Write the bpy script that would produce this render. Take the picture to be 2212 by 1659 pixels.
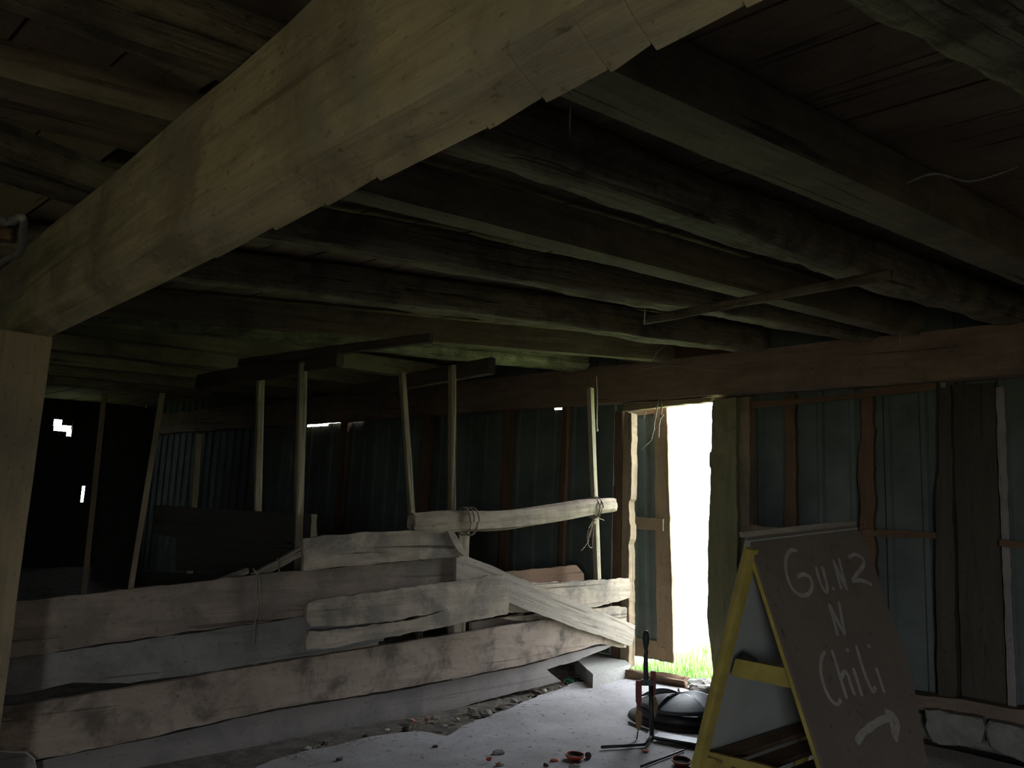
import bpy, bmesh, random
from math import pi, sin, cos, radians, atan2, sqrt, hypot
from mathutils import Vector, Matrix, noise

for o in list(bpy.data.objects): bpy.data.objects.remove(o)
SC = bpy.context.scene
COL = SC.collection
random.seed(7)

# ---------------------------------------------------------------- camera
FPX, W, HH, EYE = 1700.0, 2212, 1659, 1.4
R3 = Matrix.Rotation(pi/2 + radians(8.6), 3, 'X') @ Matrix.Rotation(radians(2.45), 3, 'Z')
cam = bpy.data.cameras.new('camera')
cam.sensor_width = 36; cam.lens = 36*FPX/W; cam.clip_start = 0.05; cam.clip_end = 400
co = bpy.data.objects.new('camera', cam); COL.objects.link(co)
co.matrix_world = Matrix.Translation((0, 0, EYE)) @ R3.to_4x4()
SC.camera = co
CP = Vector((0, 0, EYE))

# ---------------------------------------------------------------- barn axes
T = Vector((sin(radians(-46.5)), cos(radians(-46.5)), 0))     # along the door wall, away to the left
N = Vector((sin(radians(43.5)), cos(radians(43.5)), 0))       # across the barn, towards the door wall
B = Vector((sin(radians(-43.0)), cos(radians(-43.0)), 0))     # along the main beam
UP = Vector((0, 0, 1))
WALL = 5.9

# ---------------------------------------------------------------- light
SC.view_settings.view_transform = 'Standard'; SC.view_settings.look = 'None'
SC.view_settings.gamma = 1; SC.view_settings.exposure = 0.0; SC.view_settings.use_curve_mapping = False
w = bpy.data.worlds.new('sky'); SC.world = w; w.use_nodes = True
nt = w.node_tree; bg = nt.nodes['Background']
bg.inputs['Color'].default_value = (0.86, 0.93, 1.0, 1); bg.inputs['Strength'].default_value = 18.0
sun = bpy.data.lights.new('sun', 'SUN'); sun.energy = 18; sun.angle = radians(1.5); sun.color = (1, .93, .8)
so = bpy.data.objects.new('sun', sun); COL.objects.link(so)
sd = (T*0.75 + N*0.10 - UP*0.9)                                # travel direction of the sunlight
so.rotation_euler = sd.to_track_quat('-Z', 'Y').to_euler()
def portal(name, c, w_, h_, nrm):
    l = bpy.data.lights.new(name, 'AREA'); l.shape = 'RECTANGLE'; l.size = w_; l.size_y = h_
    l.cycles.is_portal = True
    o = bpy.data.objects.new(name, l); COL.objects.link(o); o.location = c
    o.rotation_euler = nrm.to_track_quat('-Z', 'Y').to_euler()
SC.cycles.use_denoising = True
SC.cycles.max_bounces = 6; SC.cycles.diffuse_bounces = 4; SC.cycles.glossy_bounces = 2
SC.cycles.sample_clamp_indirect = 6

# ---------------------------------------------------------------- helpers
def ray(x, y): return R3 @ Vector(((x-W/2)/FPX, -(y-HH/2)/FPX, -1))
def onZ(x, y, z=0.0):
    d = ray(x, y); return CP + d*((z-EYE)/d.z)
def onP(x, y, p, n):
    d = ray(x, y); return CP + d*((p-CP).dot(n)/d.dot(n))
def onW(x, y, n=WALL): return onP(x, y, N*n, N)
def onS(x, y, a=2.47, b=.033):                                  # the gently sloping plane of the joist undersides
    d = ray(x, y); t = (a-EYE)/(d.z-b*N.dot(d)); return CP + d*t
def link(o, parent=None):
    COL.objects.link(o)
    if parent is not None:
        mw = o.matrix_basis.copy(); o.parent = parent; o.matrix_parent_inverse = parent.matrix_basis.inverted(); o.matrix_basis = mw
    return o
def tag(o, label=None, cat=None, group=None, kind=None):
    if label: o['label'] = label
    if cat: o['category'] = cat
    if group: o['group'] = group
    if kind: o['kind'] = kind
    return o
def frame(org, x, z):
    x = x.normalized(); z = (z - x*z.dot(x)).normalized(); y = z.cross(x)
    m = Matrix((x, y, z)).transposed().to_4x4(); m.translation = org
    return m
def mk(name, bm, mat, mw, parent=None, smooth=False):
    me = bpy.data.meshes.new(name); bmesh.ops.recalc_face_normals(bm, faces=bm.faces); bm.to_mesh(me); bm.free()
    me.materials.append(mat)
    if smooth:
        for p in me.polygons: p.use_smooth = True
    o = bpy.data.objects.new(name, me); o.matrix_basis = mw
    return link(o, parent)
def empty(name, loc, label=None, cat=None, group=None, kind=None):
    o = bpy.data.objects.new(name, None); o.matrix_basis = Matrix.Translation(loc); o.empty_display_size = .1
    COL.objects.link(o); return tag(o, label, cat, group, kind)
SEED = [0]
def slab(name, pts, nrm, thick, mat, rough=.006, step=.05, parent=None, bev=.004, xd=None, wav=0):
    """a board: outline (world points on a plane) given real thickness away from nrm, with worn edges"""
    SEED[0] += 1; sd_ = SEED[0]*7.3
    x = xd if xd is not None else max(((pts[(i+1) % len(pts)]-pts[i]) for i in range(len(pts))), key=lambda v: v.length)
    if x.x < 0: x = -x
    c = sum(pts, Vector())/len(pts)
    mw = frame(c, x, nrm); inv = mw.inverted()
    q = [inv @ p for p in pts]; out = []
    for i in range(len(q)):
        a, b = q[i], q[(i+1) % len(q)]; L = (b-a).length; k = max(1, int(L/step))
        e = (b-a).normalized() if L > 1e-6 else Vector((1, 0, 0)); pr = Vector((-e.y, e.x, 0))
        for j in range(k):
            p = a.lerp(b, j/k)
            if j: p = p + pr*(noise.noise(Vector((p.x*9, p.y*9, sd_)))*rough*1.3 + noise.noise(Vector((p.x*30, p.y*30, sd_)))*rough*.9)
            out.append(p)
    bm = bmesh.new()
    f = [bm.verts.new((p.x, p.y, noise.noise(Vector((p.x*1.5, p.y*1.5, sd_)))*wav)) for p in out]
    g = [bm.verts.new((p.x, p.y, -thick)) for p in out]
    ff = bm.faces.new(f); bm.faces.new(g[::-1]); n = len(f)
    for i in range(n): bm.faces.new((f[i], g[i], g[(i+1) % n], f[(i+1) % n]))
    if bev:
        try: bmesh.ops.bevel(bm, geom=list(ff.edges), offset=bev, segments=1, affect='EDGES', clamp_overlap=True)
        except Exception: pass
    bmesh.ops.triangulate(bm, faces=[x_ for x_ in bm.faces if len(x_.verts) > 4])
    return mk(name, bm, mat, mw, parent)
def pslab(name, px, p0, nrm, thick, mat, **k):
    return slab(name, [onP(x, y, p0, nrm) for x, y in px], nrm, thick, mat, **k)
def timber(name, a, b, w_, h_, mat, rnd=0.0, amp=.006, parent=None, side=None, step=.07, nc=4, fq=4, taper=1.0, warp=0, wane=None):
    """a squared or round timber from a to b (centre line); h_ is along 'side x axis' up"""
    SEED[0] += 1; sd_ = SEED[0]*5.7
    d = b-a; L = d.length; x = d.normalized()
    z = side if side is not None else (UP if abs(x.z) < .8 else N)
    mw = frame(a, x, z); bm = bmesh.new(); k = max(2, int(L/step)); rings = []
    prof = []
    for s in range(4):
        for j in range(nc):
            u = -1+2*j/nc
            prof.append([(u, -1), (1, u), (-u, 1), (-1, -u)][s])
    for i in range(k+1):
        X = L*i/k; r = []; tp = 1+(taper-1)*i/k
        wy = noise.noise(Vector((X*.7, sd_, 3)))*warp; wz = noise.noise(Vector((X*.7, 9, sd_)))*warp
        for (u, v) in prof:
            l = hypot(u, v); cu, cv = u/l*1.05, v/l*1.05
            U = u*(1-rnd)+cu*rnd; V = v*(1-rnd)+cv*rnd
            if abs(u) == 1 and abs(v) == 1: U *= .97; V *= .97
            q = Vector((X*fq*.35, U*2, V*2))+Vector((sd_, 0, 0))
            m = noise.noise(q*1.0)*amp + noise.noise(q*3.3)*amp*.6 + noise.noise(Vector((X*2.0, U*9, V*9+sd_)))*amp*.5
            yy = U*w_/2*tp; zz = V*h_/2*tp; ll = max(1e-5, hypot(yy, zz))
            xj = noise.noise(Vector((U*3, V*3, sd_+i)))*amp*1.5 if i in (0, k) else 0
            r.append(bm.verts.new((X+xj, yy+wy+yy/ll*m, zz+wz+zz/ll*m)))
        rings.append(r)
    n = len(prof)
    for i in range(k):
        for j in range(n): bm.faces.new((rings[i][j], rings[i][(j+1) % n], rings[i+1][(j+1) % n], rings[i+1][j]))
    bm.faces.new(rings[0][::-1]); bm.faces.new(rings[-1])
    bmesh.ops.triangulate(bm, faces=[f for f in bm.faces if len(f.verts) > 4])
    return mk(name, bm, mat, mw, parent, smooth=rnd > .3)
def tube(name, pts, r, mat, parent=None, org=None, seg=6, r2=None, close=False, knob=0):
    bm = bmesh.new(); o = org if org is not None else pts[0].copy(); rings = []; n = len(pts)
    for i, p in enumerate(pts):
        d = (pts[min(i+1, n-1)]-pts[max(i-1, 0)]).normalized()
        s = d.cross(UP if abs(d.z) < .9 else Vector((1, 0, 0))).normalized(); t = s.cross(d)
        rr = r + ((r2-r)*i/(n-1) if r2 is not None else 0)
        if knob: rr *= 1+knob*noise.noise(p*40)
        rings.append([bm.verts.new(p-o+(s*cos(2*pi*j/seg)+t*sin(2*pi*j/seg))*rr) for j in range(seg)])
    for i in range(n-1):
        for j in range(seg): bm.faces.new((rings[i][j], rings[i][(j+1) % seg], rings[i+1][(j+1) % seg], rings[i+1][j]))
    if not close: bm.faces.new(rings[0][::-1]); bm.faces.new(rings[-1])
    return mk(name, bm, mat, Matrix.Translation(o), parent, smooth=True)
def smoothpts(pts, k=6):
    out = []; n = len(pts)
    for i in range(n-1):
        p0, p1, p2, p3 = pts[max(i-1, 0)], pts[i], pts[i+1], pts[min(i+2, n-1)]
        for j in range(k):
            t = j/k
            out.append(.5*((2*p1)+(p2-p0)*t+(2*p0-5*p1+4*p2-p3)*t*t+(3*p1-p0-3*p2+p3)*t**3))
    return out+[pts[-1]]
def lathe(name, prof, mat, loc, parent=None, seg=48, axis=None):
    bm = bmesh.new(); rings = []
    for r, z in prof:
        rings.append([bm.verts.new((r*cos(2*pi*j/seg), r*sin(2*pi*j/seg), z)) for j in range(seg)])
    for i in range(len(prof)-1):
        for j in range(seg): bm.faces.new((rings[i][j], rings[i][(j+1) % seg], rings[i+1][(j+1) % seg], rings[i+1][j]))
    bm.faces.new(rings[0][::-1]); bm.faces.new(rings[-1])
    m = Matrix.Translation(loc)
    if axis is not None: m = m @ axis
    return mk(name, bm, mat, m, parent, smooth=True)
def rock(name, loc, sx, sy, sz, mat, rot=0, parent=None, sub=2, amp=.25):
    SEED[0] += 1
    bm = bmesh.new(); bmesh.ops.create_icosphere(bm, subdivisions=sub, radius=1)
    for v in bm.verts:
        k = 1+noise.noise(v.co*1.3+Vector((SEED[0]*3.1, 0, 0)))*amp*2+noise.noise(v.co*3+Vector((SEED[0], 5, 0)))*amp
        v.co = Vector((v.co.x*sx*k, v.co.y*sy*k, v.co.z*sz*k))
    return mk(name, bm, mat, Matrix.Translation(loc) @ Matrix.Rotation(rot, 4, 'Z'), parent)

# ---------------------------------------------------------------- materials
def mat_(name):
    m = bpy.data.materials.new(name); m.use_nodes = True; return m, m.node_tree, m.node_tree.nodes['Principled BSDF']
def coords(nt, sc, rnd=True):
    tc = nt.nodes.new('ShaderNodeTexCoord'); mp = nt.nodes.new('ShaderNodeMapping'); mp.inputs['Scale'].default_value = sc
    if rnd:
        oi = nt.nodes.new('ShaderNodeObjectInfo'); mu = nt.nodes.new('ShaderNodeMath'); mu.operation = 'MULTIPLY'; mu.inputs[1].default_value = 37
        nt.links.new(oi.outputs['Random'], mu.inputs[0]); nt.links.new(mu.outputs[0], mp.inputs['Location'])
    nt.links.new(tc.outputs['Object'], mp.inputs['Vector']); return mp.outputs[0]
def noi(nt, vec, sc, det=6, ro=.6, dist=0):
    n = nt.nodes.new('ShaderNodeTexNoise'); n.inputs['Scale'].default_value = sc; n.inputs['Detail'].default_value = det
    n.inputs['Roughness'].default_value = ro; n.inputs['Distortion'].default_value = dist; nt.links.new(vec, n.inputs['Vector']); return n.outputs['Fac']
def ramp(nt, fac, st):
    r = nt.nodes.new('ShaderNodeValToRGB'); e = r.color_ramp.elements
    e[0].position, e[0].color = st[0][0], (*st[0][1], 1); e[1].position, e[1].color = st[-1][0], (*st[-1][1], 1)
    for p, c in st[1:-1]:
        x = e.new(p); x.color = (*c, 1)
    nt.links.new(fac, r.inputs['Fac']); return r.outputs['Color']
def mix(nt, fac, a, b, mode='MIX'):
    m = nt.nodes.new('ShaderNodeMix'); m.data_type = 'RGBA'; m.blend_type = mode
    for k, v in ((0, fac), (6, a), (7, b)):
        if hasattr(v, 'links'): nt.links.new(v, m.inputs[k])
        elif isinstance(v, (int, float)): m.inputs[k].default_value = v
        else: m.inputs[k].default_value = (*v, 1)
    return m.outputs[2]
def bump(nt, bs, h, st=.3, dist=.01):
    b = nt.nodes.new('ShaderNodeBump'); b.inputs['Strength'].default_value = st; b.inputs['Distance'].default_value = dist
    nt.links.new(h, b.inputs['Height']); nt.links.new(b.outputs[0], bs.inputs['Normal'])
def g(c, k): return tuple(max(0, x*k) for x in c)
def wood(name, c, stain=(.10, .09, .08), amt=.75, grain=1.0, ss=2.2, bst=.5, tint=None, bd=.008, ro=.85, gs=14, var=.35, crack=.8):
    m, nt, bs = mat_(name); v = coords(nt, (1.3, gs, gs)); vi = coords(nt, (1, 1, 1))
    fg = noi(nt, v, 1.6, 9, .65, .7)
    base = ramp(nt, fg, [(.28, g(c, 1-.5*grain)), (.5, c), (.75, g(c, 1+var*grain))])
    st = noi(nt, vi, ss, 8, .62, .4)
    stf = ramp(nt, st, [(.46, (0, 0, 0)), (.62, (amt, amt, amt))])
    col = mix(nt, stf, base, stain)
    if tint:
        tf = ramp(nt, noi(nt, vi, ss*.7, 6, .6, 1.0), [(.5, (0, 0, 0)), (.66, (.7, .7, .7))])
        col = mix(nt, tf, col, tint)
    sp = ramp(nt, noi(nt, coords(nt, (1, 1.6, 1.6)), 34, 4, .6), [(.6, (1, 1, 1)), (.72, (.45, .42, .4))])
    col = mix(nt, .8, col, sp, 'MULTIPLY')
    cr = ramp(nt, noi(nt, coords(nt, (.55, 22, 22)), 1.1, 4, .5, .8), [(.33, (.25, .22, .2)), (.38, (1, 1, 1))])
    col = mix(nt, crack, col, cr, 'MULTIPLY')
    nt.links.new(col, bs.inputs['Base Color']); bs.inputs['Roughness'].default_value = ro; bs.inputs['Specular IOR Level'].default_value = .2
    ad = nt.nodes.new('ShaderNodeMath'); ad.operation = 'ADD'; nt.links.new(fg, ad.inputs[0]); nt.links.new(st, ad.inputs[1])
    bump(nt, bs, ad.outputs[0], bst, bd); return m
def plain(name, c, ro=.7, var=.3, sc=12, metal=0, bst=.15, c2=None, spec=.3, bd=.004):
    m, nt, bs = mat_(name); vi = coords(nt, (1, 1, 1)); f = noi(nt, vi, sc, 7, .6, .3)
    nt.links.new(ramp(nt, f, [(.3, c2 or g(c, 1-var)), (.68, g(c, 1+var*.5))]), bs.inputs['Base Color'])
    bs.inputs['Roughness'].default_value = ro; bs.inputs['Metallic'].default_value = metal; bs.inputs['Specular IOR Level'].default_value = spec
    bump(nt, bs, f, bst, bd); return m
M = {}
M['beam'] = wood('hewn_oak', (.47, .395, .25), stain=(.25, .20, .135), amt=.75, ss=2.6, bst=.6, tint=(.33, .31, .25), gs=16, grain=.7, crack=.45)
M['post'] = wood('tan_post', (.34, .26, .165), stain=(.17, .14, .11), amt=.6, ss=1.5, bst=.25, grain=.35, crack=.25)
M['joist'] = wood('sawn_joist', (.20, .17, .115), stain=(.12, .10, .07), ss=3, bst=.5, grain=.7)
M['log'] = wood('rough_joist', (.24, .21, .145), stain=(.12, .10, .07), amt=.9, ss=5, bst=1.0, bd=.025, gs=22, grain=1.0)
M['moss'] = wood('mossy_joist', (.34, .35, .21), stain=(.10, .10, .06), amt=.7, ss=7, bst=1.0, bd=.025, gs=22, tint=(.19, .22, .11))  # moss colour that also holds green light bounced off the grass
M['ceil'] = wood('ceiling_planks', (.27, .205, .14), stain=(.17, .13, .09), ss=2, gs=6, grain=.5)
M['pinkgrey'] = wood('warm_grey_board', (.29, .225, .185), stain=(.17, .145, .125), amt=.9, ss=3, gs=11, grain=.8, tint=(.22, .195, .17), crack=.7)
M['grey'] = wood('cool_grey_board', (.25, .235, .225), stain=(.13, .12, .115), amt=.85, ss=3.2, gs=12, grain=.7, tint=(.29, .275, .265), crack=.6)
M['mottled'] = wood('mottled_board', (.36, .285, .23), stain=(.12, .10, .085), amt=.9, ss=5, gs=8, grain=.5, tint=(.34, .26, .205), crack=.5)
M['pale'] = wood('weathered_pale_board', (.42, .345, .275), stain=(.18, .16, .14), amt=.9, ss=3.5, gs=10, grain=.9, tint=(.28, .245, .21), crack=.85)
M['brace'] = wood('weathered_brace', (.36, .31, .26), stain=(.26, .23, .20), amt=.4, ss=2, gs=20, grain=.9, crack=.8)
M['base'] = wood('smooth_grey_plank', (.29, .255, .24), stain=(.19, .175, .17), amt=.7, ss=3, gs=9, grain=.15, crack=.25, bst=.2)
M['rail'] = wood('rail_log', (.44, .36, .28), stain=(.24, .20, .16), amt=.7, ss=4, gs=18, grain=.7, bst=.9, bd=.015)
M['stick'] = wood('pale_stick', (.42, .37, .27), stain=(.25, .22, .16), amt=.5, gs=12, grain=.3)
M['stud'] = wood('brown_stud', (.17, .105, .065), stain=(.11, .075, .05), amt=.7, gs=12, grain=.5)
M['dark'] = wood('sooty_old_wood', (.085, .07, .055), stain=(.06, .05, .04), amt=.6, gs=12, grain=.5)  # wood darkened so headers and right-hand studs read as shaded
M['soot'] = wood('blackened_board', (.04, .036, .03), stain=(.03, .027, .022), amt=.6, gs=12, grain=.5)  # near-black tone that puts the gloom of the far stalls into the colour
M['postw'] = wood('stall_post_wood', (.32, .27, .19), stain=(.18, .15, .11), amt=.6, gs=12, grain=.5)
M['jl'] = wood('pale_rough_joist', (.34, .30, .21), stain=(.14, .12, .08), amt=.9, ss=6, bst=1.0, bd=.02, gs=20)
M['plate'] = wood('wall_plate', (.25, .18, .135), stain=(.15, .115, .09), amt=.7, gs=9, grain=.6)
M['jamb'] = wood('jamb_wood', (.33, .25, .17), stain=(.20, .155, .11), gs=14, grain=.6, bst=.8)
M['jambg'] = wood('mossy_jamb', (.24, .23, .13), stain=(.13, .13, .08), gs=10, grain=.5, bst=.7)  # jamb wood with the green light off the grass put into its colour
M['doorw'] = wood('door_frame_wood', (.26, .19, .13), stain=(.19, .14, .10), gs=10, grain=.3, crack=.3)
M['metal'] = plain('galvanised_sheet', (.13, .15, .14), ro=.75, var=.3, sc=3, metal=.0, bst=.08, spec=.15)
M['yellow'] = plain('yellow_paint', (.40, .325, .08), ro=.7, var=.3, sc=7, c2=(.27, .20, .06))
M['signb'] = wood('brown_painted_board', (.17, .135, .115), stain=(.14, .115, .10), amt=.6, gs=3, grain=.25, crack=0, bst=.15, ss=4)
M['signw'] = plain('whitewashed_board', (.34, .35, .33), ro=.7, var=.12, sc=4)
M['letter'] = plain('white_spray_paint', (.33, .31, .28), ro=.8, var=.25, sc=30)
M['black'] = plain('black_plastic', (.028, .03, .034), ro=.42, var=.3, sc=20, spec=.5)
M['dome'] = plain('dusty_black_rubber', (.085, .092, .11), ro=.5, var=.35, sc=14, spec=.5)  # bluish lift in the colour stands in for sky reflected on the lid
M['blackm'] = plain('black_painted_steel', (.02, .02, .022), ro=.5, var=.3, sc=25, spec=.5)
M['dgreen'] = plain('dark_green_grip', (.035, .045, .04), ro=.5, var=.3, sc=25, spec=.4)
M['red'] = plain('red_painted_metal', (.19, .035, .03), ro=.55, var=.35, sc=25)
M['tanp'] = wood('worn_wood_grip', (.26, .17, .09), stain=(.15, .09, .05))
M['orange'] = plain('orange_clay_target', (.42, .075, .035), ro=.6, var=.2, sc=30)
M['clayin'] = plain('black_pitch', (.03, .026, .026), ro=.8, var=.3, sc=30)
M['brownb'] = plain('dark_brown_clod', (.07, .05, .04), ro=.9, var=.4, sc=30, bst=.6)
M['stone'] = plain('pale_stone', (.30, .28, .26), ro=.9, var=.35, sc=18, bst=.6, bd=.01)
M['found'] = plain('limewashed_stone', (.24, .225, .20), ro=.9, var=.35, sc=9, bst=.8, bd=.02)
M['block'] = plain('concrete_block', (.36, .35, .32), ro=.9, var=.22, sc=60, bst=.5)
M['green'] = plain('green_glass', (.02, .10, .06), ro=.3, var=.2)
M['twine'] = plain('baling_twine', (.26, .21, .155), ro=.9, var=.3, sc=60)
M['web'] = plain('dusty_cobweb', (.32, .32, .29), ro=.95, var=.2, sc=60)
M['straw'] = plain('straw', (.36, .30, .20), ro=.9, var=.3, sc=20)
M['blade'] = plain('grass_blade', (.16, .30, .07), ro=.6, var=.35, sc=4)
M['steel'] = plain('grey_steel_plate', (.14, .145, .15), ro=.5, var=.3, sc=20, metal=.3)

def ground_mat():
    m, nt, bs = mat_('meadow'); vi = coords(nt, (1, 1, 1), False)
    f = noi(nt, vi, 1.2, 8, .65, .3); f2 = noi(nt, vi, 30, 5, .6)
    col = ramp(nt, f, [(.35, (.22, .32, .12)), (.65, (.36, .41, .22))])
    col = mix(nt, ramp(nt, f2, [(.4, (0, 0, 0)), (.7, (.6, .6, .6))]), col, (.42, .44, .24))
    nt.links.new(col, bs.inputs['Base Color']); bs.inputs['Roughness'].default_value = .95; bump(nt, bs, f2, .6, .03); return m
def conc_mat():
    m, nt, bs = mat_('dusty_concrete'); vi = coords(nt, (1, 1, 1), False)
    f = noi(nt, vi, 1.6, 8, .6, .5); f2 = noi(nt, vi, 26, 6, .65)
    col = ramp(nt, f, [(.33, (.24, .225, .225)), (.62, (.40, .385, .40))])
    pit = ramp(nt, noi(nt, coords(nt, (1, 1, 1), False), 22, 3, .5, .6), [(.63, (1, 1, 1)), (.70, (.30, .27, .25))])
    col = mix(nt, .9, col, pit, 'MULTIPLY')
    pit2 = ramp(nt, noi(nt, coords(nt, (1, 1, 1), False), 60, 2, .5), [(.64, (1, 1, 1)), (.70, (.45, .42, .4))])
    col = mix(nt, .8, col, pit2, 'MULTIPLY')
    nt.links.new(col, bs.inputs['Base Color']); bs.inputs['Roughness'].default_value = .8; bump(nt, bs, f2, .35, .006); return m
def dirt_mat():
    m, nt, bs = mat_('packed_dirt'); vi = coords(nt, (1, 1, 1), False)
    f = noi(nt, vi, 9, 9, .7, .4)
    nt.links.new(ramp(nt, f, [(.35, (.055, .045, .038)), (.65, (.17, .145, .12))]), bs.inputs['Base Color'])
    bs.inputs['Roughness'].default_value = 1; bump(nt, bs, f, .9, .03); return m
M['ground'] = ground_mat(); M['conc'] = conc_mat(); M['dirt'] = dirt_mat()
M['gravel'] = plain('sunlit_gravel_yard', (.46, .37, .23), ro=1, var=.3, sc=15, bst=.6)  # unseen ground, made pale and tan to bounce warm light indoors

I4 = Matrix.Identity(4)
def P3(t, n, z): return T*t + N*n + UP*z
def box(name, t0, t1, n0, n1, z0, z1, mat, kind='structure', holes=()):
    bm = bmesh.new(); vs = [bm.verts.new(P3(t, n, z)) for t in (t0, t1) for n in (n0, n1) for z in (z0, z1)]
    for f in ((0, 1, 3, 2), (4, 6, 7, 5), (0, 4, 5, 1), (2, 3, 7, 6), (0, 2, 6, 4), (1, 5, 7, 3)): bm.faces.new([vs[i] for i in f])
    o = mk(name, bm, mat, I4); o['kind'] = kind; return o

# ================================================================ SETTING
TN, TF, NB = -5.0, 15.0, -3.6            # near end, far end, rear side of the barn
# meadow outside and an unseen yard behind the camera to bounce warm light
bm = bmesh.new()
bm.faces.new([bm.verts.new(P3(t, n, -.14)) for t, n in ((-70, -60), (110, -60), (110, 120), (-70, 120))])
tag(mk('ground', bm, M['ground'], I4), kind='structure')
bm = bmesh.new()
bm.faces.new([bm.verts.new(P3(t, n, -.10)) for t, n in ((-12, -14), (9, -14), (9, NB-.12), (-12, NB-.12))])
tag(mk('ground_yard', bm, M['gravel'], I4), kind='structure')
# dirt floor
bm = bmesh.new()
nx, ny = 90, 44
g_ = [[bm.verts.new(P3(TN-.1+(TF-TN+.2)*i/nx, NB-.1+(WALL+.16-NB)*j/ny, 0)) for j in range(ny+1)] for i in range(nx+1)]
for i in range(nx+1):
    for j in range(ny+1):
        v = g_[i][j]; v.co.z = noise.noise(v.co*1.7)*.012-.012
for i in range(nx):
    for j in range(ny): bm.faces.new((g_[i][j], g_[i+1][j], g_[i+1][j+1], g_[i][j+1]))
tag(mk('floor', bm, M['dirt'], I4), kind='structure')
# concrete slab with its broken edge along the pen
edge = [(560, 1655), (600, 1637), (728, 1608), (800, 1590), (868, 1582), (912, 1579), (967, 1591), (1004, 1564), (1070, 1540), (1150, 1509), (1253, 1472), (1334, 1456), (1385, 1458), (1440, 1477), (1500, 1494)]
pe = [onZ(x, y, .02) for x, y in edge]
back = [P3(-3.9, WALL-.45, .02), P3(-4.6, -3.2, .02), P3(2.6, -3.2, .02)]
slab('floor_slab', pe+back, UP, .05, M['conc'], rough=.03, step=.05, bev=.008)['kind'] = 'structure'
# ceiling (plank deck on the joists, gently sloping)
CA, CB = 2.70, .033
bm = bmesh.new(); pl = .27; k = 0; n_ = NB-.2
while n_ < WALL+.3:
    a, b = n_+.006, min(n_+pl-.006, WALL+.3); dz = (noise.noise(Vector((k*3.3, 1, 1)))*.008)
    za, zb = CA+CB*a+dz, CA+CB*b+dz
    vs = [bm.verts.new(P3(t, q, z)) for t in (TN-.3, TF+.3) for q, z in ((a, za), (b, zb), (b, zb+.04), (a, za+.04))]
    for f in ((0, 1, 5, 4), (1, 2, 6, 5), (2, 3, 7, 6), (3, 0, 4, 7), (0, 3, 2, 1), (4, 5, 6, 7)): bm.faces.new([vs[i] for i in f])
    n_ += pl; k += 1
# deck boards are closed above by a second layer
vs = [bm.verts.new(P3(t, q, CA+CB*q+dz2)) for t in (TN-.3, TF+.3) for q, dz2 in ((NB-.2, .06), (WALL+.3, .06), (WALL+.3, .12), (NB-.2, .12))]
for f in ((0, 1, 5, 4), (1, 2, 6, 5), (2, 3, 7, 6), (3, 0, 4, 7), (0, 3, 2, 1), (4, 5, 6, 7)): bm.faces.new([vs[i] for i in f])
for v in bm.verts: pass
mwc = frame(Vector((0, 0, 0)), T, UP); bm.transform(mwc.inverted())
tag(mk('ceiling', bm, M['ceil'], mwc), kind='structure')
bm = bmesh.new(); n_ = NB; k = 0
while n_ < .95:
    a, b = n_+.005, min(n_+.235, 1.0); za, zb_0 = 2.585+.033*a+noise.noise(Vector((k*2.1, 5, 5)))*.008, 2.585+.033*b
    vs = [bm.verts.new(P3(t, q, z)) for t in (-1.2, 6.5) for q, z in ((a, za), (b, zb_0), (b, zb_0+.025), (a, za+.025))]
    for f in ((0, 1, 5, 4), (1, 2, 6, 5), (2, 3, 7, 6), (3, 0, 4, 7), (0, 3, 2, 1), (4, 5, 6, 7)): bm.faces.new([vs[i] for i in f])
    n_ += .24; k += 1
bm.transform(mwc.inverted())
tag(mk('ceiling_low_deck', bm, M['ceil'], mwc), kind='structure')

# ribbed metal walls
def ribbed(name, t0, t1, n, z0, z1, holes=(), along=T, org=None, out=N, pitch=.24):
    """holes: (ta, tb, za, zb)"""
    org = org if org is not None else N*n
    ts = []; t = t0
    while t < t1:
        for q, d in ((0, 0), (.15, 0), (.165, .022), (.195, .022), (.21, 0)):
            if t+q < t1: ts.append((t+q, d))
        t += pitch
    ts.append((t1, 0)); zs = [z0, z1]
    def depth(tt):
        for i in range(len(ts)-1):
            if ts[i][0] <= tt <= ts[i+1][0]:
                u = (tt-ts[i][0])/max(1e-6, ts[i+1][0]-ts[i][0]); return ts[i][1]*(1-u)+ts[i+1][1]*u
        return 0
    add = []
    for h in holes:
        add += [(h[0], depth(h[0])), (h[1], depth(h[1]))]; zs += [h[2], h[3]]
    ts = sorted(ts+add); zs = sorted(zs); bm = bmesh.new()
    gr = [[bm.verts.new(org+along*a+out*(.03-d)+UP*z) for z in zs] for a, d in ts]
    for i in range(len(ts)-1):
        if ts[i+1][0]-ts[i][0] < 1e-5: continue
        for j in range(len(zs)-1):
            if zs[j+1]-zs[j] < 1e-5: continue
            c, e = (ts[i][0]+ts[i+1][0])/2, (zs[j]+zs[j+1])/2
            if any(h[0] < c < h[1] and h[2] < e < h[3] for h in holes): continue
            bm.faces.new((gr[i][j], gr[i+1][j], gr[i+1][j+1], gr[i][j+1]))
    bmesh.ops.recalc_face_normals(bm, faces=bm.faces)
    o = mk(name, bm, M['metal'], I4); o['kind'] = 'structure'
    so_ = o.modifiers.new('sheet', 'SOLIDIFY'); so_.thickness = .002
    return o
def tz(x, y, n=WALL):
    p = onW(x, y, n); return p.dot(T), p.z
def hole(x0, y0, x1, y1):
    a, b = tz(x0, y0), tz(x1, y1); c, d = tz(x0, y1), tz(x1, y0)
    return (min(a[0], b[0]), max(a[0], b[0]), min(b[1], c[1]), max(a[1], d[1]))
TL_ = tz(1352, 1200)[0]; TR_ = tz(1560, 1200)[0]
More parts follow.
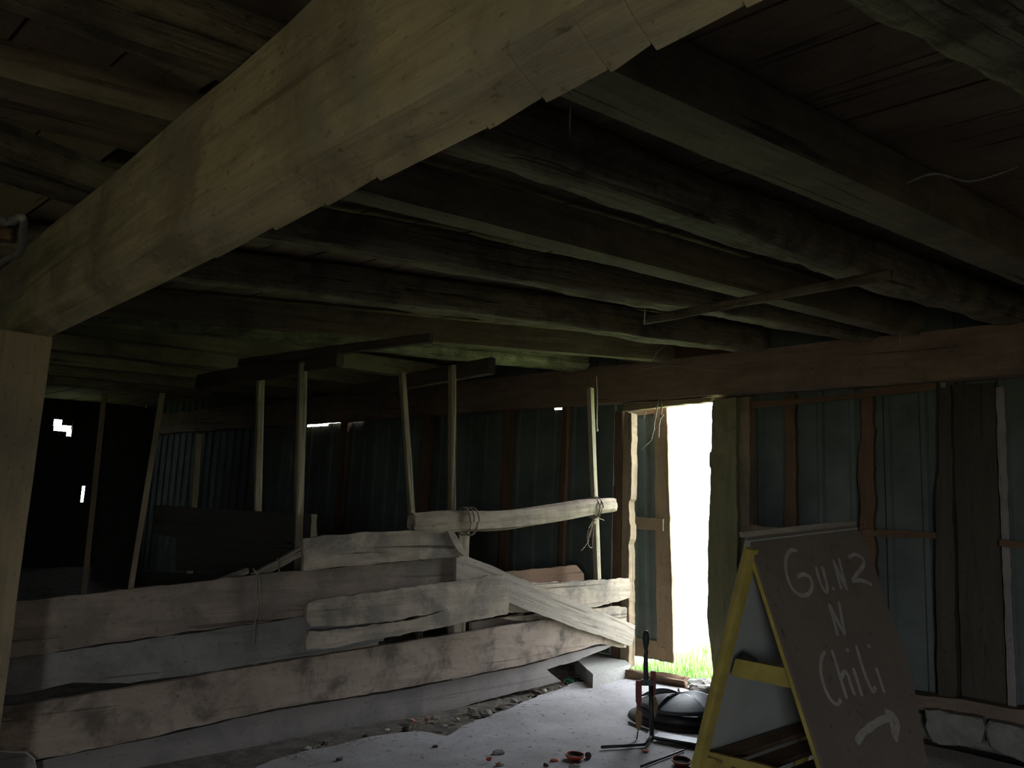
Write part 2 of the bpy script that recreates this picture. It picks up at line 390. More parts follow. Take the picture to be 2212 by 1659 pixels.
holes = [hole(661, 909, 705, 919), hole(700, 908, 742, 912), hole(752, 907, 782, 909), hole(1197, 880, 1210, 884)]
def hole_far(x0, y0, x1, y1):
    a, b, c, d = [onP(x, y, T*TF, T) for x, y in ((x0, y0), (x1, y1), (x0, y1), (x1, y0))]
    return (min(a.dot(N), b.dot(N)), max(a.dot(N), b.dot(N)), min(b.z, c.z), max(a.z, d.z))
holes_far = [hole_far(118, 907, 134, 920), hole_far(118, 920, 154, 930), hole_far(146, 928, 154, 942), hole_far(178, 1050, 181, 1085)]
ZT = 2.95
ribbed('wall_front', TL_, TF, WALL, -.14, ZT, holes)
ribbed('wall_right', TN, TR_, WALL, .12, ZT)
DT0, DT1 = TR_, TL_
ZD = onW(1487, 869, WALL-.02).z
hd = box('wall_front_header', DT0-.05, DT1+.05, WALL-.03, WALL+.05, ZD, ZT, M['stud'])
ribbed('wall_far', NB, WALL+.05, 0, -.14, ZT, holes_far, along=N, org=T*TF, out=T).data.materials[0] = M['soot']  # far wall takes the near-black shade colour in place of metal
ribbed('wall_near', NB, WALL+.05, 0, -.14, ZT, along=N, org=T*TN, out=-T)
OT0, OT1, OZ = -3.1, -1.9, 2.05           # the doorway behind the photographer, with an added roof outside to block sky
ribbed('wall_rear', OT1, TF, NB, -.14, ZT, org=N*NB, out=-N)
ribbed('wall_rear_right', TN, OT0, NB, -.14, ZT, org=N*NB, out=-N)
ribbed('wall_rear_header', OT0, OT1, NB, OZ, ZT, org=N*NB, out=-N)
box('porch_roof', -6.5, 1.5, NB-1.9, NB-.06, 2.45, 2.52, M['ceil'])  # unseen roof, invented to keep sky light out of the rear doorway
portal('rear_doorway_portal', P3((OT0+OT1)/2, NB-.08, OZ/2), OT1-OT0, OZ, N)
box('wall_right_footing', TN, TR_-.12, WALL-.02, WALL+.06, -.2, .14, M['found'])
portal('door_portal', P3((DT0+DT1)/2, WALL+.12, 1.22), DT1-DT0, 2.5, -N)

# ================================================================ ROOF TIMBERS
# main beam, hewn: near face, tilted lower face with scoring steps
ZC, ZB, z_top = 2.11, 2.05, 2.49
bt0 = onZ(120, 722, ZB)
nb_ = Vector((B.y, -B.x, 0))                                    # across the beam, away from camera
e_far = bt0.dot(nb_); e_near = onZ(723, 304, ZC).dot(nb_)
cuts = sorted(onZ(x, y, ZB).dot(B) for x, y in ((1610, 18), (1418, 112), (1318, 158), (1192, 230), (1075, 290), (838, 398), (730, 452), (618, 503), (480, 562), (330, 632)))
dep = [.004, .011, .005, .010, .004, .009, .005, .009, .004, .005, .005]
def hew(s):
    """how much of the lower arris is missing at s: deepens towards each score cut, then starts again"""
    for q in range(len(cuts)-1):
        if cuts[q] <= s < cuts[q+1]: u = (s-cuts[q])/(cuts[q+1]-cuts[q]); return dep[q]*max(0, 1-u*1.15)
    return 0
def beam_mesh():
    bm = bmesh.new(); S = []; s = -4.4
    while s < 5.4: S.append(s); s += .012 if -.6 < s < 4.2 else .08
    S = sorted(S+[c-.0015 for c in cuts]+[c+.0015 for c in cuts]+cuts); rings = []; nr, nc = 22, 10
    for s in S:
        r = []; h = hew(s); cut = min(abs(s-c) for c in cuts)
        up_ = .5+.5*noise.noise(Vector((s*2.3, 4, 4)))
        prof = [(e_near, z_top+(ZC-z_top)*j/nr, j/nr, 0) for j in range(nr)] + [(e_near+(e_far-e_near)*j/nc, ZC+(ZB-ZC)*j/nc, 1, j/nc) for j in range(nc+1)] + [(e_far+.012, 2.12, 1, -1), (e_far+.012, 2.3, 1, -1), (e_far+.012, z_top, 1, -1)]
        for (e, z, a, b) in prof:
            v = Vector((s*1.5, e*7, z*7)); m = noise.noise(v)*.012+noise.noise(Vector((s*3, e*22, z*22)))*.006+noise.noise(Vector((s*1.1, e*60, z*60)))*.0025
            if b >= 0:
                low = max(0, (a-.80)/.20)*(.3+.7*b) if b == 0 else (.3+.7*b)
                reach = low > .12+.5*up_*.4
                d_ = h*low + (.007 if (cut < .001 and low > .25+.35*up_) else 0)
                e += d_*.75*(1 if b > 0 else 1)*.0 + m*(1-b*.6)
                z += m*.3*b
                # worn inwards: up and away on the lower face
                e += d_*.25*(1-b) - d_*.9*b; z += d_*.55*b
                if a >= 1 and b == 0: e += .006; z += .004
            r.append(bm.verts.new(Vector((s, -e, z))))
        rings.append(r)
    n = len(rings[0])
    for i in range(len(S)-1):
        for j in range(n): bm.faces.new((rings[i][j], rings[i][(j+1) % n], rings[i+1][(j+1) % n], rings[i+1][j]))
    bm.faces.new(rings[0][::-1]); bm.faces.new(rings[-1])
    bmesh.ops.triangulate(bm, faces=[f for f in bm.faces if len(f.verts) > 4])
    return bm
mwb = Matrix((B, -nb_, UP)).transposed().to_4x4()
mb = mk('main_beam', beam_mesh(), M['beam'], mwb)
tag(mb, 'massive pale brown hewn timber beam crossing the upper left under the joists', 'beam')

# joists: (far bottom edge left px, right px, width, height, kind, extend back, extend forward)
J = [((1790, 0), (2212, 225), .30, .22, 'jl', 1.6, 7, 'rough dark log joist filling the top right corner'),
     ((1230, 222), (2152, 595), .20, .20, 'joist', 1.9, 6, 'broad smooth joist running from under the beam to the right edge'),
     ((955, 350), (1690, 571), .21, .20, 'log', 2.2, 6, 'dark rough-barked joist between the broad smooth joist and the pale-edged one'),
     ((765, 439), (1500, 620), .13, .19, 'joist', 2.2, 6, 'sawn joist with a pale straight lower edge in mid ceiling'),
     ((700, 552), (1438, 672), .16, .19, 'log', 2.4, 6, 'rough bark-faced joist, next beyond the pale-edged sawn one'),
     ((700, 654), (1500, 751), .17, .21, 'log', 2.3, 6, 'wavy rough joist with a knot bulging below it'),
     ((700, 724), (1500, 790), .10, .19, 'joist', 2.0, 6, 'thin straight joist just nearer than the mossy one'),
     ((700, 753), (1282, 809), .20, .15, 'moss', 1.9, .02, 'green-lit mossy timber with a broken end above the thin pole')]
for k, (a, b, wd, ht, mt, eb, ef, lab) in enumerate(J):
    A, C = onS(*a), onS(*b)
    if mt == 'moss': A.z -= .0; 
    d = (C-A).normalized(); per = Vector((d.y, -d.x, 0)).normalized()
    if per.dot(CP-A) < 0: per = -per
    A2 = A-d*eb; C2 = C+d*ef
    if (C2-A2).dot(N) > 0 and C2.dot(N) > WALL-.06: C2 = A2+(C2-A2)*((WALL-.06-A2.dot(N))/(C2-A2).dot(N))
    if k in (2, 3, 4): A2 = A2+(C2-A2)*((e_near+.07-A2.dot(nb_))/(C2-A2).dot(nb_))       # lapped on the main beam
    off = per*(wd/2)+UP*(ht/2)
    rn = {'jl': .4, 'log': .45, 'moss': .25, 'joist': .04}[mt]; am = {'jl': .03, 'log': .022, 'moss': .014, 'joist': .004}[mt]
    o = timber('ceiling_joist', A2+off, C2+off, wd, ht, M[mt], rnd=rn, amp=am, step=.06, nc=5, fq=6, warp=.03 if mt == 'log' else 0)
    tag(o, lab, 'joist', 'ceiling joists over the beam')
# joists on the near side of the beam, lapping on it
for (f0, f1), (g0, g1), lab, mt in ((((0, 25), (380, 148)), ((240, 0), (450, 72)), 'wide joist above left of the beam at the top, with a pale side strip', 'log'),
                            (((0, 268), (217, 318)), ((0, 170), (290, 238)), 'wide joist left of the beam, second below the top corner', 'joist'),
                            (((0, 395), (90, 425)), ((0, 335), (150, 383)), 'dim rough joist left of the beam, just above the iron hook', 'log')):
    A, C = onS(*f0), onS(*f1); G = (onS(*g0)+onS(*g1))/2; d = (C-A).normalized(); per = Vector((d.y, -d.x, 0)).normalized()
    if per.dot(CP-A) < 0: per = -per
    wd = (G-A).dot(per); ht = .12
    A2 = A+d*((e_far+.10-A.dot(nb_))/d.dot(nb_)); C2 = A2-d*2.6
    o = timber('ceiling_joist', C2+per*wd/2+UP*ht/2, A2+per*wd/2+UP*ht/2, wd, ht, M[mt], rnd=.12, amp=.012, step=.05, nc=5, fq=6)
    tag(o, lab, 'joist', 'ceiling joists over the beam')
# joists beyond
far_lab = ['first dark joist past the mossy timber', 'second dark joist past the mossy timber', 'third dark joist past the mossy timber',
           'fourth dark joist past the mossy timber', 'fifth dark joist past the mossy timber']
for k in range(5):
    t = 6.7+k*1.0; a = P3(t, .6, 2.47+.033*.6+.09); b = P3(t-.4, WALL-.08, 2.47+.033*WALL+.09)
    o = timber('ceiling_joist', a, b, .15, .17, M['joist'], rnd=.1, amp=.008, step=.12)
    tag(o, far_lab[k], 'joist', 'ceiling joists over the beam')
# long wall plate along the door wall (stepped down in three lengths as it reads in the photo)
pb0, pb1 = onW(1280, 873, WALL-.14), onW(2025, 821, WALL-.14)
zb = (pb0.z+pb1.z)/2
o = timber('wall_plate', P3(TN+.1, WALL-.07, zb+.175), P3(14.9, WALL-.07, zb+.175), .14, .35, M['plate'], amp=.01, step=.1, nc=5)
tag(o, 'long thick horizontal wall timber above the doorway, carrying the joist ends', 'beam')
# thin pole across the joists
o = timber('thin_pole', onZ(1390, 693, 2.50), onZ(1925, 592, 2.50), .03, .045, M['log'], rnd=.5, amp=.006)
tag(o, 'slim rough pole slung crosswise beneath the ceiling joists', 'pole')
# stall headers hung under the far joists
h1 = timber('stall_header', onZ(430, 826, 2.36), onZ(735, 772, 2.36), .06, .13, M['dark'], amp=.006)
tag(h1, 'dark header timber over the two thick stall posts', 'header')
h2 = timber('stall_header', onZ(755, 848, 2.36), onZ(1063, 790, 2.36), .06, .12, M['dark'], amp=.006)
tag(h2, 'dark header timber over the two slender stall posts', 'header')
o = timber('ceiling_batten', onZ(520, 784, 2.42), onZ(930, 730, 2.42), .05, .06, M['dark'], amp=.006)
tag(o, 'short dark batten crossing above the stall headers', 'batten')

# ================================================================ POSTS
FD = Vector((sin(radians(46.8)), cos(radians(46.8)), 0)); FN = Vector((FD.y, -FD.x, 0))   # fence runs FD, faces FN
F0 = onZ(300, 1659, 0)
def FP(x, y, off=0.0): return onP(x, y, F0+FN*off, FN)
# big left post
pc = onZ(116, 731, ZB); xl = Vector((-FD.x, -FD.y, 0))
def vpost(name, c, wd, dp, z0, z1, mat, ax, amp=.006, rnd=0, lean=0, nc=4, step=.08, parent=None):
    """c = a front corner; ax = direction of the width from that corner; depth goes away from the camera"""
    dn = Vector((ax.y, -ax.x, 0))
    if dn.dot(Vector((c.x, c.y, 0))) < 0: dn = -dn
    m = c+ax*wd/2+dn*dp/2
    return timber(name, Vector((m.x, m.y, z0)), Vector((m.x, m.y, z1)), wd, dp, mat, rnd=rnd, amp=amp, side=dn, nc=nc, step=step, parent=parent)
o = vpost('support_post', Vector((pc.x, pc.y, 0)), .34, .25, -.05, ZB+.004, M['post'], xl, amp=.005, nc=6)
tag(o, 'thick tan squared post under the beam at the left edge', 'post')
# small timber bracket on the beam at the far left edge
br = empty('beam_hook', onP(40, 505, bt0+B*.0, B), 'short knobbly iron strap hooked beside the beam at the left edge', 'hook')
q = [onZ(x, y, 2.3) for x, y in ((-20, 466), (20, 480), (47, 468), (50, 500), (44, 545), (10, 562), (-25, 590))]
tube('strap', smoothpts(q, 4), .014, M['stone'], parent=br, seg=8, knob=.3)
tube('peg', [onZ(-15, 505, 2.32), onZ(30, 510, 2.32)], .03, M['stud'], parent=br, seg=8)

PD = Vector((sin(radians(-26)), cos(radians(-26)), 0))
def lean_post(name, pt, pb, zt, wd, dp, mat, label, cat='post', group=None, face=None, zb_=None):
    """a post whose lit narrow face runs from pixel pt (its top at height zt) down to pixel pb, standing on the plane through the top"""
    a = onZ(pt[0], pt[1], zt); nrm = Vector((a.x, a.y, 0)).normalized()
    b = onP(pb[0], pb[1], a, nrm); d = (b-a); t = (a.z-(zb_ if zb_ is not None else -.03))/(a.z-b.z); b = a+d*t
    o = timber(name, b, a, wd, dp, mat, side=face or N, amp=.004, step=.12)
    return tag(o, label, cat, group)
SG = 'old posts of the dark stalls'
lean_post('stall_post', (563, 800), (555, 1150), 2.40, .055, .10, M['postw'], 'thick stall post, left one of the pair beneath the nearer header', group=SG, face=PD)
lean_post('stall_post', (654, 785), (645, 1109), 2.36, .055, .10, M['postw'], 'thick stall post, right one of the pair beneath the nearer header', group=SG, face=PD, zb_=.74)
lean_post('stall_post', (869, 805), (891, 1143), 2.40, .04, .07, M['postw'], 'slender leaning stall post behind the left end of the tied rail', group=SG, face=PD)
lean_post('stall_post', (977, 790), (976, 1105), 2.40, .04, .07, M['postw'], 'upright stall post meeting the top of the tied rail', group=SG, face=PD)
lean_post('stall_post', (351, 850), (297, 1180), 2.42, .055, .12, M['post'], 'tilted dim stall post left of the thick pair', group=SG, face=PD)
lean_post('stall_post', (226, 850), (200, 1100), 2.42, .055, .10, M['post'], 'farthest faint stall post beside the bright wall hole', group=SG, face=PD)
lean_post('stall_post', (430, 938), (419, 1100), 2.0, .06, .09, M['post'], 'short stub stall post between the tilted one and the thick pair', group=SG, face=PD)
# far stall partition boards
sp0 = onZ(660, 1170, .5)
SN = (N*-.35 - T*.9).normalized()
sp = empty('stall_partition', P3(5.4, 2.2, 0), 'dark low board partition behind the pen, at the foot of the thick stall posts', 'partition')
pA = onZ(655, 790, 2.36); pA = Vector((pA.x, pA.y, 0))+ Vector((pA.x, pA.y, 0)).normalized()*-.12
nA = Vector((-pA.x, -pA.y, 0)).normalized()
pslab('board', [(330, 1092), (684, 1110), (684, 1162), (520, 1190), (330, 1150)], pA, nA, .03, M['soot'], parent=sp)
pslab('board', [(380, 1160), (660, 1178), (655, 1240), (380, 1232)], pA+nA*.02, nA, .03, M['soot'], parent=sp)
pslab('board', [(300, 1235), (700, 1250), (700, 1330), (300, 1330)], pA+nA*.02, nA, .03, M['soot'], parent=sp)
pslab('upright', [(672, 1110), (685, 1112), (683, 1320), (670, 1320)], pA+nA*.06, nA, .05, M['stick'], parent=sp)

sd_p = empty('stall_divider', P3(13.2, 5.0, 0), 'dark upright boarding between the two faint far-left stall posts', 'partition')  # dark boards added to cover an over-lit stretch of far wall
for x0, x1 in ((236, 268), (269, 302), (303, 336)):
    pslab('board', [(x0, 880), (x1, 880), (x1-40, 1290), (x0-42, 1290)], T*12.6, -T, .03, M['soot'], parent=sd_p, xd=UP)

# ================================================================ PEN FENCE
def fb(name, px, off, th, mat, label, cat='board', group='boards of the pen fence', **k):
    o = slab(name, [FP(x, y, off) for x, y in px], FN, th, M[mat], xd=k.pop('xd', FD), **k)
    return tag(o, label, cat, group)
fb('fence_board', [(-40, 1313), (40, 1300), (280, 1274), (545, 1243), (800, 1220), (983, 1204), (985, 1253), (840, 1283), (662, 1331), (300, 1380), (25, 1422), (-40, 1430)], 0, .03, 'pinkgrey',
   'long top fence board, brownish grey with twine looped over it', wav=.01)
fb('fence_board', [(-40, 1432), (18, 1424), (300, 1384), (660, 1333), (830, 1290), (830, 1385), (700, 1411), (279, 1477), (158, 1473), (60, 1497), (11, 1502), (-40, 1512)], -.034, .028, 'grey',
   'cool grey fence board second from the top, with a ragged gap under its left end', wav=.01, rough=.006)
fb('fence_board', [(666, 1303), (680, 1298), (800, 1281), (855, 1275), (1090, 1241), (1097, 1262), (1101, 1300), (1099, 1326), (960, 1354), (820, 1380), (740, 1394), (662, 1404), (660, 1390), (668, 1364), (740, 1359), (857, 1345), (925, 1330), (965, 1316),
                   (925, 1327), (857, 1340), (740, 1352), (672, 1354), (662, 1340), (664, 1315)], .062, .03, 'pale',
   'short split board with rounded left end nailed over the fence middle', rough=.008, wav=.006, step=.03)
fb('fence_board', [(-40, 1540), (4, 1530), (279, 1486), (600, 1431), (900, 1383), (1170, 1339), (1240, 1342), (1345, 1385), (1290, 1393), (1132, 1436), (835, 1493), (600, 1530), (300, 1597), (77, 1642), (-40, 1668)], 0, .032, 'mottled',
   'long mottled brown fence board, second from the ground', rough=.004, wav=.012)
fb('fence_board', [(-40, 1672), (77, 1646), (300, 1601), (600, 1534), (835, 1497), (1132, 1440), (1290, 1396), (1330, 1393), (1290, 1409), (1239, 1430), (1180, 1446), (1213, 1472), (1050, 1512), (835, 1571), (600, 1634), (420, 1680), (100, 1760), (-40, 1780)], -.036, .03, 'base',
   'smooth blue-grey kick plank along the ground at the pen foot', rough=.004, wav=.008)
fb('fence_board', [(655, 1163), (705, 1156), (850, 1148), (968, 1142), (990, 1168), (1007, 1197), (1000, 1201), (850, 1214), (655, 1233)], .045, .03, 'pale',
   'short wide board standing highest on the fence, below the tied rail', rough=.006)
fb('fence_strip', [(966, 1146), (980, 1146), (1010, 1196), (1002, 1201), (990, 1192)], .062, .015, 'pale', 'small slanting cleat at the right end of the highest fence board', 'cleat', None)
fb('fence_brace', [(985, 1204), (1012, 1203), (1044, 1215), (1200, 1282), (1373, 1351), (1371, 1375), (1365, 1396), (1240, 1355), (1103, 1303), (1040, 1272), (985, 1254)], .032, .03, 'brace',
   'diagonal grey brace board sloping down to the doorway', 'board', wav=.006, xd=FP(1373, 1351)-FP(1044, 1215))
fb('fence_board', [(1040, 1272), (1162, 1260), (1250, 1255), (1360, 1249), (1363, 1270), (1361, 1292), (1283, 1312), (1100, 1324)], 0, .03, 'pale',
   'bright sunlit fence board with cracked end beside the doorway', rough=.01, step=.03)
fb('fence_board', [(1080, 1335), (1290, 1314), (1338, 1309), (1357, 1314), (1359, 1340), (1355, 1352), (1357, 1400), (1300, 1392), (1160, 1345)], -.036, .03, 'pale',
   'lower pale fence board with a knot, behind the foot of the diagonal brace', rough=.01, step=.03)
fb('fence_board', [(1019, 1346), (1132, 1326), (1132, 1345), (1019, 1366)], -.10, .03, 'pinkgrey', 'pale offcut board seen through the slot in the fence', group=None)
fb('fence_board', [(664, 1395), (818, 1378), (818, 1396), (664, 1418)], -.04, .03, 'mottled', 'brown offcut behind the split board\'s lower edge', group=None)
o = slab('back_board', [onP(x, y, F0-FN*.30, FN) for x, y in ((1060, 1239), (1160, 1229), (1246, 1221), (1262, 1240), (1262, 1300), (1060, 1320))], FN, .03, M['stud'], xd=FD)
tag(o, 'reddish brown plank standing in the pen behind the diagonal brace', 'board')
o = slab('slanted_stick', [FP(x, y, .0-.05) for x, y in ((545, 1240), (600, 1212), (700, 1155), (712, 1158), (705, 1172), (600, 1229), (566, 1247))], FN, .03, M['pale'], xd=FP(700, 1155)-FP(545, 1240))
tag(o, 'thin board slanting up from the top fence board', 'board')
tag(timber('broken_lath', FP(535, 1232, -.1), FP(470, 1256, -.1), .02, .03, M['pale']), 'grey lath end resting behind the twine on the top fence board', 'lath')
fb('fence_board', [(-40, 1622), (60, 1626), (76, 1640), (80, 1662), (70, 1720), (-40, 1730)], .035, .025, 'grey', 'board end poking in at the bottom left corner', group=None)
# fence posts
def fpost(px, off, wd, dp, z1, mat, label, z0=-.03):
    c = FP(*px, off); c.z = 0
    o = timber('fence_post', Vector((c.x, c.y, z0))-FN*dp/2, Vector((c.x, c.y, z1))-FN*dp/2, wd, dp, M[mat], side=FN, amp=.004)
    return tag(o, label, 'post')
fpost((1003, 1180), -.045, .10, .07, FP(1003, 1146, -.045).z, 'pale', 'stubby pale fence post under the left lashing of the rail')
a = FP(1275, 838, -.075); b = FP(1291, 1255, -.075)
o = timber('thin_post', b+(b-a)*.10, a, .045, .045, M['stick'], side=FN, amp=.003, step=.1)
tag(o, 'thin pale leaning pole lashed to the right end of the rail', 'pole')
# tied rail
rl = [(889, 1128), (980, 1127), (1128, 1119), (1262, 1097), (1325, 1091)]
rp = [FP(x, y, .01) for x, y in rl]
rad = [.060, .078, .070, .066, .054]
def log_mesh(pts, rads, seg=20):
    sp_ = smoothpts(pts, 12); n = len(sp_); o_ = sp_[0].copy(); xx = (sp_[-1]-sp_[0]); mw = frame(o_, xx, UP); inv = mw.inverted()
    bm = bmesh.new(); rings = []
    for i, p in enumerate(sp_):
        u = i/(n-1)*(len(rads)-1); a = int(min(u, len(rads)-2)); r = rads[a]+(rads[a+1]-rads[a])*(u-a); rg = []; l = inv @ p
        for j in range(seg):
            th = 2*pi*j/seg; c, s = cos(th), sin(th); k = 1/max(abs(c), abs(s))**.45
            m = 1+noise.noise(Vector((i*.12, c*1.3, s*1.3)))*.14+noise.noise(Vector((i*.06, c*6, s*6)))*.12
            rg.append(bm.verts.new(l+Vector((noise.noise(Vector((i, c*3, s*3)))*.02 if i in (0, n-1) else 0, c*r*k*m*.8, s*r*k*m))))
        rings.append(rg)
    for i in range(n-1):
        for j in range(seg): bm.faces.new((rings[i][j], rings[i][(j+1) % seg], rings[i+1][(j+1) % seg], rings[i+1][j]))
    bm.faces.new(rings[0][::-1]); bm.faces.new(rings[-1]); return bm, mw
bm, mw = log_mesh(rp, rad); o = mk('tied_rail', bm, M['rail'], mw, smooth=False)
tag(o, 'weathered rough rail lashed with twine above the pen fence', 'rail')
# twine lashings
def loop_around(c, r1, r2, n=22, tw=0, th0=0, th1=2*pi):
    return [c+FD*(tw*(i/n-.5))+FN*cos(th0+(th1-th0)*i/n)*r1+UP*sin(th0+(th1-th0)*i/n)*r2 for i in range(n+1)]
tw = empty('twine_lashing', FP(1010, 1125, .01), 'double twine loop binding the left end of the rail to its stub post', 'twine')
for x, dx in ((1001, .01), (1012, .03), (1018, -.01)):
    tube('strand', loop_around(FP(x, 1126, .01), .080, .098, tw=dx), .0055, M['twine'], parent=tw)
tw = empty('twine_lashing', FP(1283, 1092, .01), 'knotted twine with dangling tails binding rail to thin pole', 'twine')
for x, dx in ((1279, .012), (1285, -.012)):
    tube('strand', loop_around(FP(x, 1096, -.01), .085, .085, tw=dx), .006, M['twine'], parent=tw)
rock('knot', FP(1282, 1127, .05), .02, .02, .022, M['twine'], parent=tw)
for px in ([(1282, 1125), (1275, 1145), (1270, 1165), (1272, 1180), (1279, 1182), (1280, 1165), (1284, 1130)],
           [(1282, 1125), (1272, 1140), (1268, 1160), (1270, 1175)], [(1282, 1125), (1290, 1119), (1297, 1121), (1305, 1124)],
           [(1282, 1125), (1276, 1150), (1270, 1170), (1262, 1182), (1255, 1190)]):
    tube('tail', smoothpts([FP(x, y, .055) for x, y in px], 5), .0055, M['twine'], parent=tw, r2=.003)
tw = empty('twine_loop', FP(556, 1240, .03), 'frayed twine hanging over the long top board and trailing below it', 'twine')
for px in ([(546, 1228), (556, 1243), (562, 1265), (556, 1310), (552, 1345)], [(560, 1236), (560, 1262), (562, 1300), (563, 1345)],
           [(556, 1243), (552, 1280), (558, 1320), (549, 1352), (546, 1395)]):
    tube('strand', smoothpts([FP(x, y, .012) for x, y in px], 5), .0035, M['twine'], parent=tw, r2=.002)
tw = empty('twine_loop', FP(603, 1215, .0), 'small twine scrap knotted on the slanting thin board', 'twine')
for px in ([(598, 1205), (603, 1222), (601, 1240)], [(606, 1210), (601, 1225), (606, 1236)]):
    tube('strand', smoothpts([FP(x, y, -.04) for x, y in px], 5), .0035, M['twine'], parent=tw)

# ================================================================ DOOR WALL TIMBERS
def ws(name, px, n, th, mat, label, cat='stud', group=None, **k):
    """a board standing on the wall: front face at distance n, thickness towards the wall"""
    o = slab(name, [onW(x, y, n) for x, y in px], -N, th, M[mat], **k)
    return tag(o, label, cat, group)
ws('door_jamb', [(1349, 888), (1364, 893), (1364, 1040), (1362, 1078), (1358, 1084), (1359, 1128), (1362, 1136), (1361, 1165), (1357, 1176), (1359, 1200), (1359, 1250), (1357, 1258), (1359, 1300), (1358, 1442), (1340, 1438), (1342, 1200), (1345, 1000)], WALL-.10, .09, 'jamb',
   'splintered worn jamb on the left side of the doorway', 'door jamb', rough=.006, step=.03)
ws('wall_stud', [(1328, 888), (1344, 888), (1341, 1240), (1338, 1436), (1320, 1434), (1323, 1240)], WALL-.07, .07, 'stud', 'dark stud pressed against the splintered left jamb', group='studs of the metal wall')
ws('wall_block', [(1324, 1050), (1343, 1049), (1342, 1090), (1324, 1092)], WALL-.09, .02, 'stud', 'small reddish block nailed behind the right end of the tied rail', 'block')
for x, x2, lab in ((1082, 1101, 'narrow stud in the dark metal wall right of the upright stall post'), (1210, 1222, 'narrow stud in the dark metal wall near the thin pale pole'),
                   (905, 925, 'faint stud between the two slender stall posts'), (730, 745, 'faint stud in the far dark metal wall')):
    a = tz(x, 1000, WALL-.06)[0]; b = tz(x2, 1000, WALL-.06)[0]
    tag(slab('wall_stud', [P3(a, WALL-.06, 0), P3(b, WALL-.06, 0), P3(b, WALL-.06, zb), P3(a, WALL-.06, zb)], -N, .06, M['stud'], xd=UP), lab, 'stud', 'studs of the metal wall')
# right jamb post, bulging and ragged on its left edge
ws('door_post', [(1540, 864), (1538, 880), (1537, 975), (1532, 978), (1532, 1008), (1536, 1012), (1533, 1080), (1531, 1150), (1529, 1230), (1527, 1330), (1529, 1350), (1534, 1385), (1537, 1425), (1541, 1445), (1535, 1485), (1590, 1492), (1592, 1200), (1590, 858)], WALL-.16, .16, 'jambg',
   'thick green-tinged doorpost on the right of the bright opening', 'door post', rough=.008, step=.035)
ws('wall_stud', [(1595, 858), (1619, 856), (1620, 1492), (1596, 1490)], WALL-.10, .10, 'jamb', 'wide brown board beside the thick doorpost', group='studs of the metal wall')
SGp = 'studs of the metal wall'
ws('wall_stud', [(1694, 852), (1717, 850), (1720, 1140), (1722, 1500), (1699, 1498), (1695, 1140)], WALL-.05, .05, 'stud', 'reddish stud rising behind the middle of the sign', group=SGp)
ws('wall_stud', [(1862, 842), (1884, 840), (1888, 1142), (1896, 1510), (1866, 1508), (1856, 1160), (1858, 1080), (1852, 1000), (1862, 930)], WALL-.07, .06, 'stud', 'splintered dark stud rising from the sign\'s right corner', group=SGp, rough=.012, step=.03)
ws('wall_stud', [(2029, 832), (2052, 830), (2068, 1540), (2026, 1532), (2020, 1100), (2028, 1000)], WALL-.10, .10, 'dark', 'thick dark stud between the sign and the pale strip', group=SGp)
ws('wall_stud', [(2056, 832), (2148, 826), (2176, 1550), (2080, 1538)], WALL-.04, .03, 'dark', 'very wide dark upright boarding left of the pale strip', group=SGp)
ws('pale_strip', [(2150, 836), (2169, 834), (2180, 1165), (2196, 1535), (2178, 1532), (2164, 1165), (2154, 960)], WALL-.07, .025, 'base', 'narrow pale grey strip running up the wall near the right edge', 'strip')
GG = 'horizontal girts across the metal wall'
ws('wall_girt', [(1598, 1130), (1700, 1142), (1702, 1158), (1598, 1144)], WALL-.09, .05, 'jamb', 'short brown girt behind the left top corner of the sign', 'girt', GG)
ws('wall_girt', [(1862, 1142), (2022, 1149), (2022, 1164), (1862, 1159)], WALL-.11, .05, 'stud', 'reddish girt between the splintered stud and the thick stud', 'girt', GG)
ws('wall_girt', [(2158, 1165), (2230, 1172), (2232, 1186), (2158, 1180)], WALL-.11, .05, 'stud', 'reddish girt crossing the pale strip at the right edge', 'girt', GG)
ws('fascia_board', [(1622, 868), (1862, 850), (1862, 840), (2022, 826), (2022, 842), (1862, 858), (1622, 882)], WALL-.11, .03, 'stud', 'thin reddish board tucked under the wall timber', 'board')
ws('header_board', [(1346, 871), (1440, 866), (1480, 863), (1536, 858), (1536, 868), (1480, 872), (1440, 877), (1346, 889)], WALL-.12, .06, 'jamb', 'thin header board across the top of the doorway', 'board', rough=.006)
# sill and foundation
ws('sill_timber', [(1590, 1475), (1985, 1502), (2100, 1515), (2260, 1545), (2260, 1582), (2100, 1552), (1985, 1532), (1590, 1500)], WALL-.16, .15, 'plate', 'rotten sill timber lying along the foot of the metal wall', 'sill', rough=.012)
for px, lab in (([(1996, 1534), (2060, 1543), (2120, 1553), (2128, 1572), (2118, 1608), (2060, 1612), (2012, 1604)], 'limewashed foundation stone below the thick stud'),
                ([(2134, 1558), (2200, 1572), (2275, 1592), (2272, 1655), (2190, 1640), (2136, 1615), (2128, 1590)], 'limewashed foundation stone at the right edge of the picture')):
    tag(slab('foundation_stone', [onW(x, y, WALL-.26) for x, y in px], -N, .20, M['found'], rough=.012, step=.04, bev=.015, wav=.02), lab, 'stone', 'limewashed foundation stones')

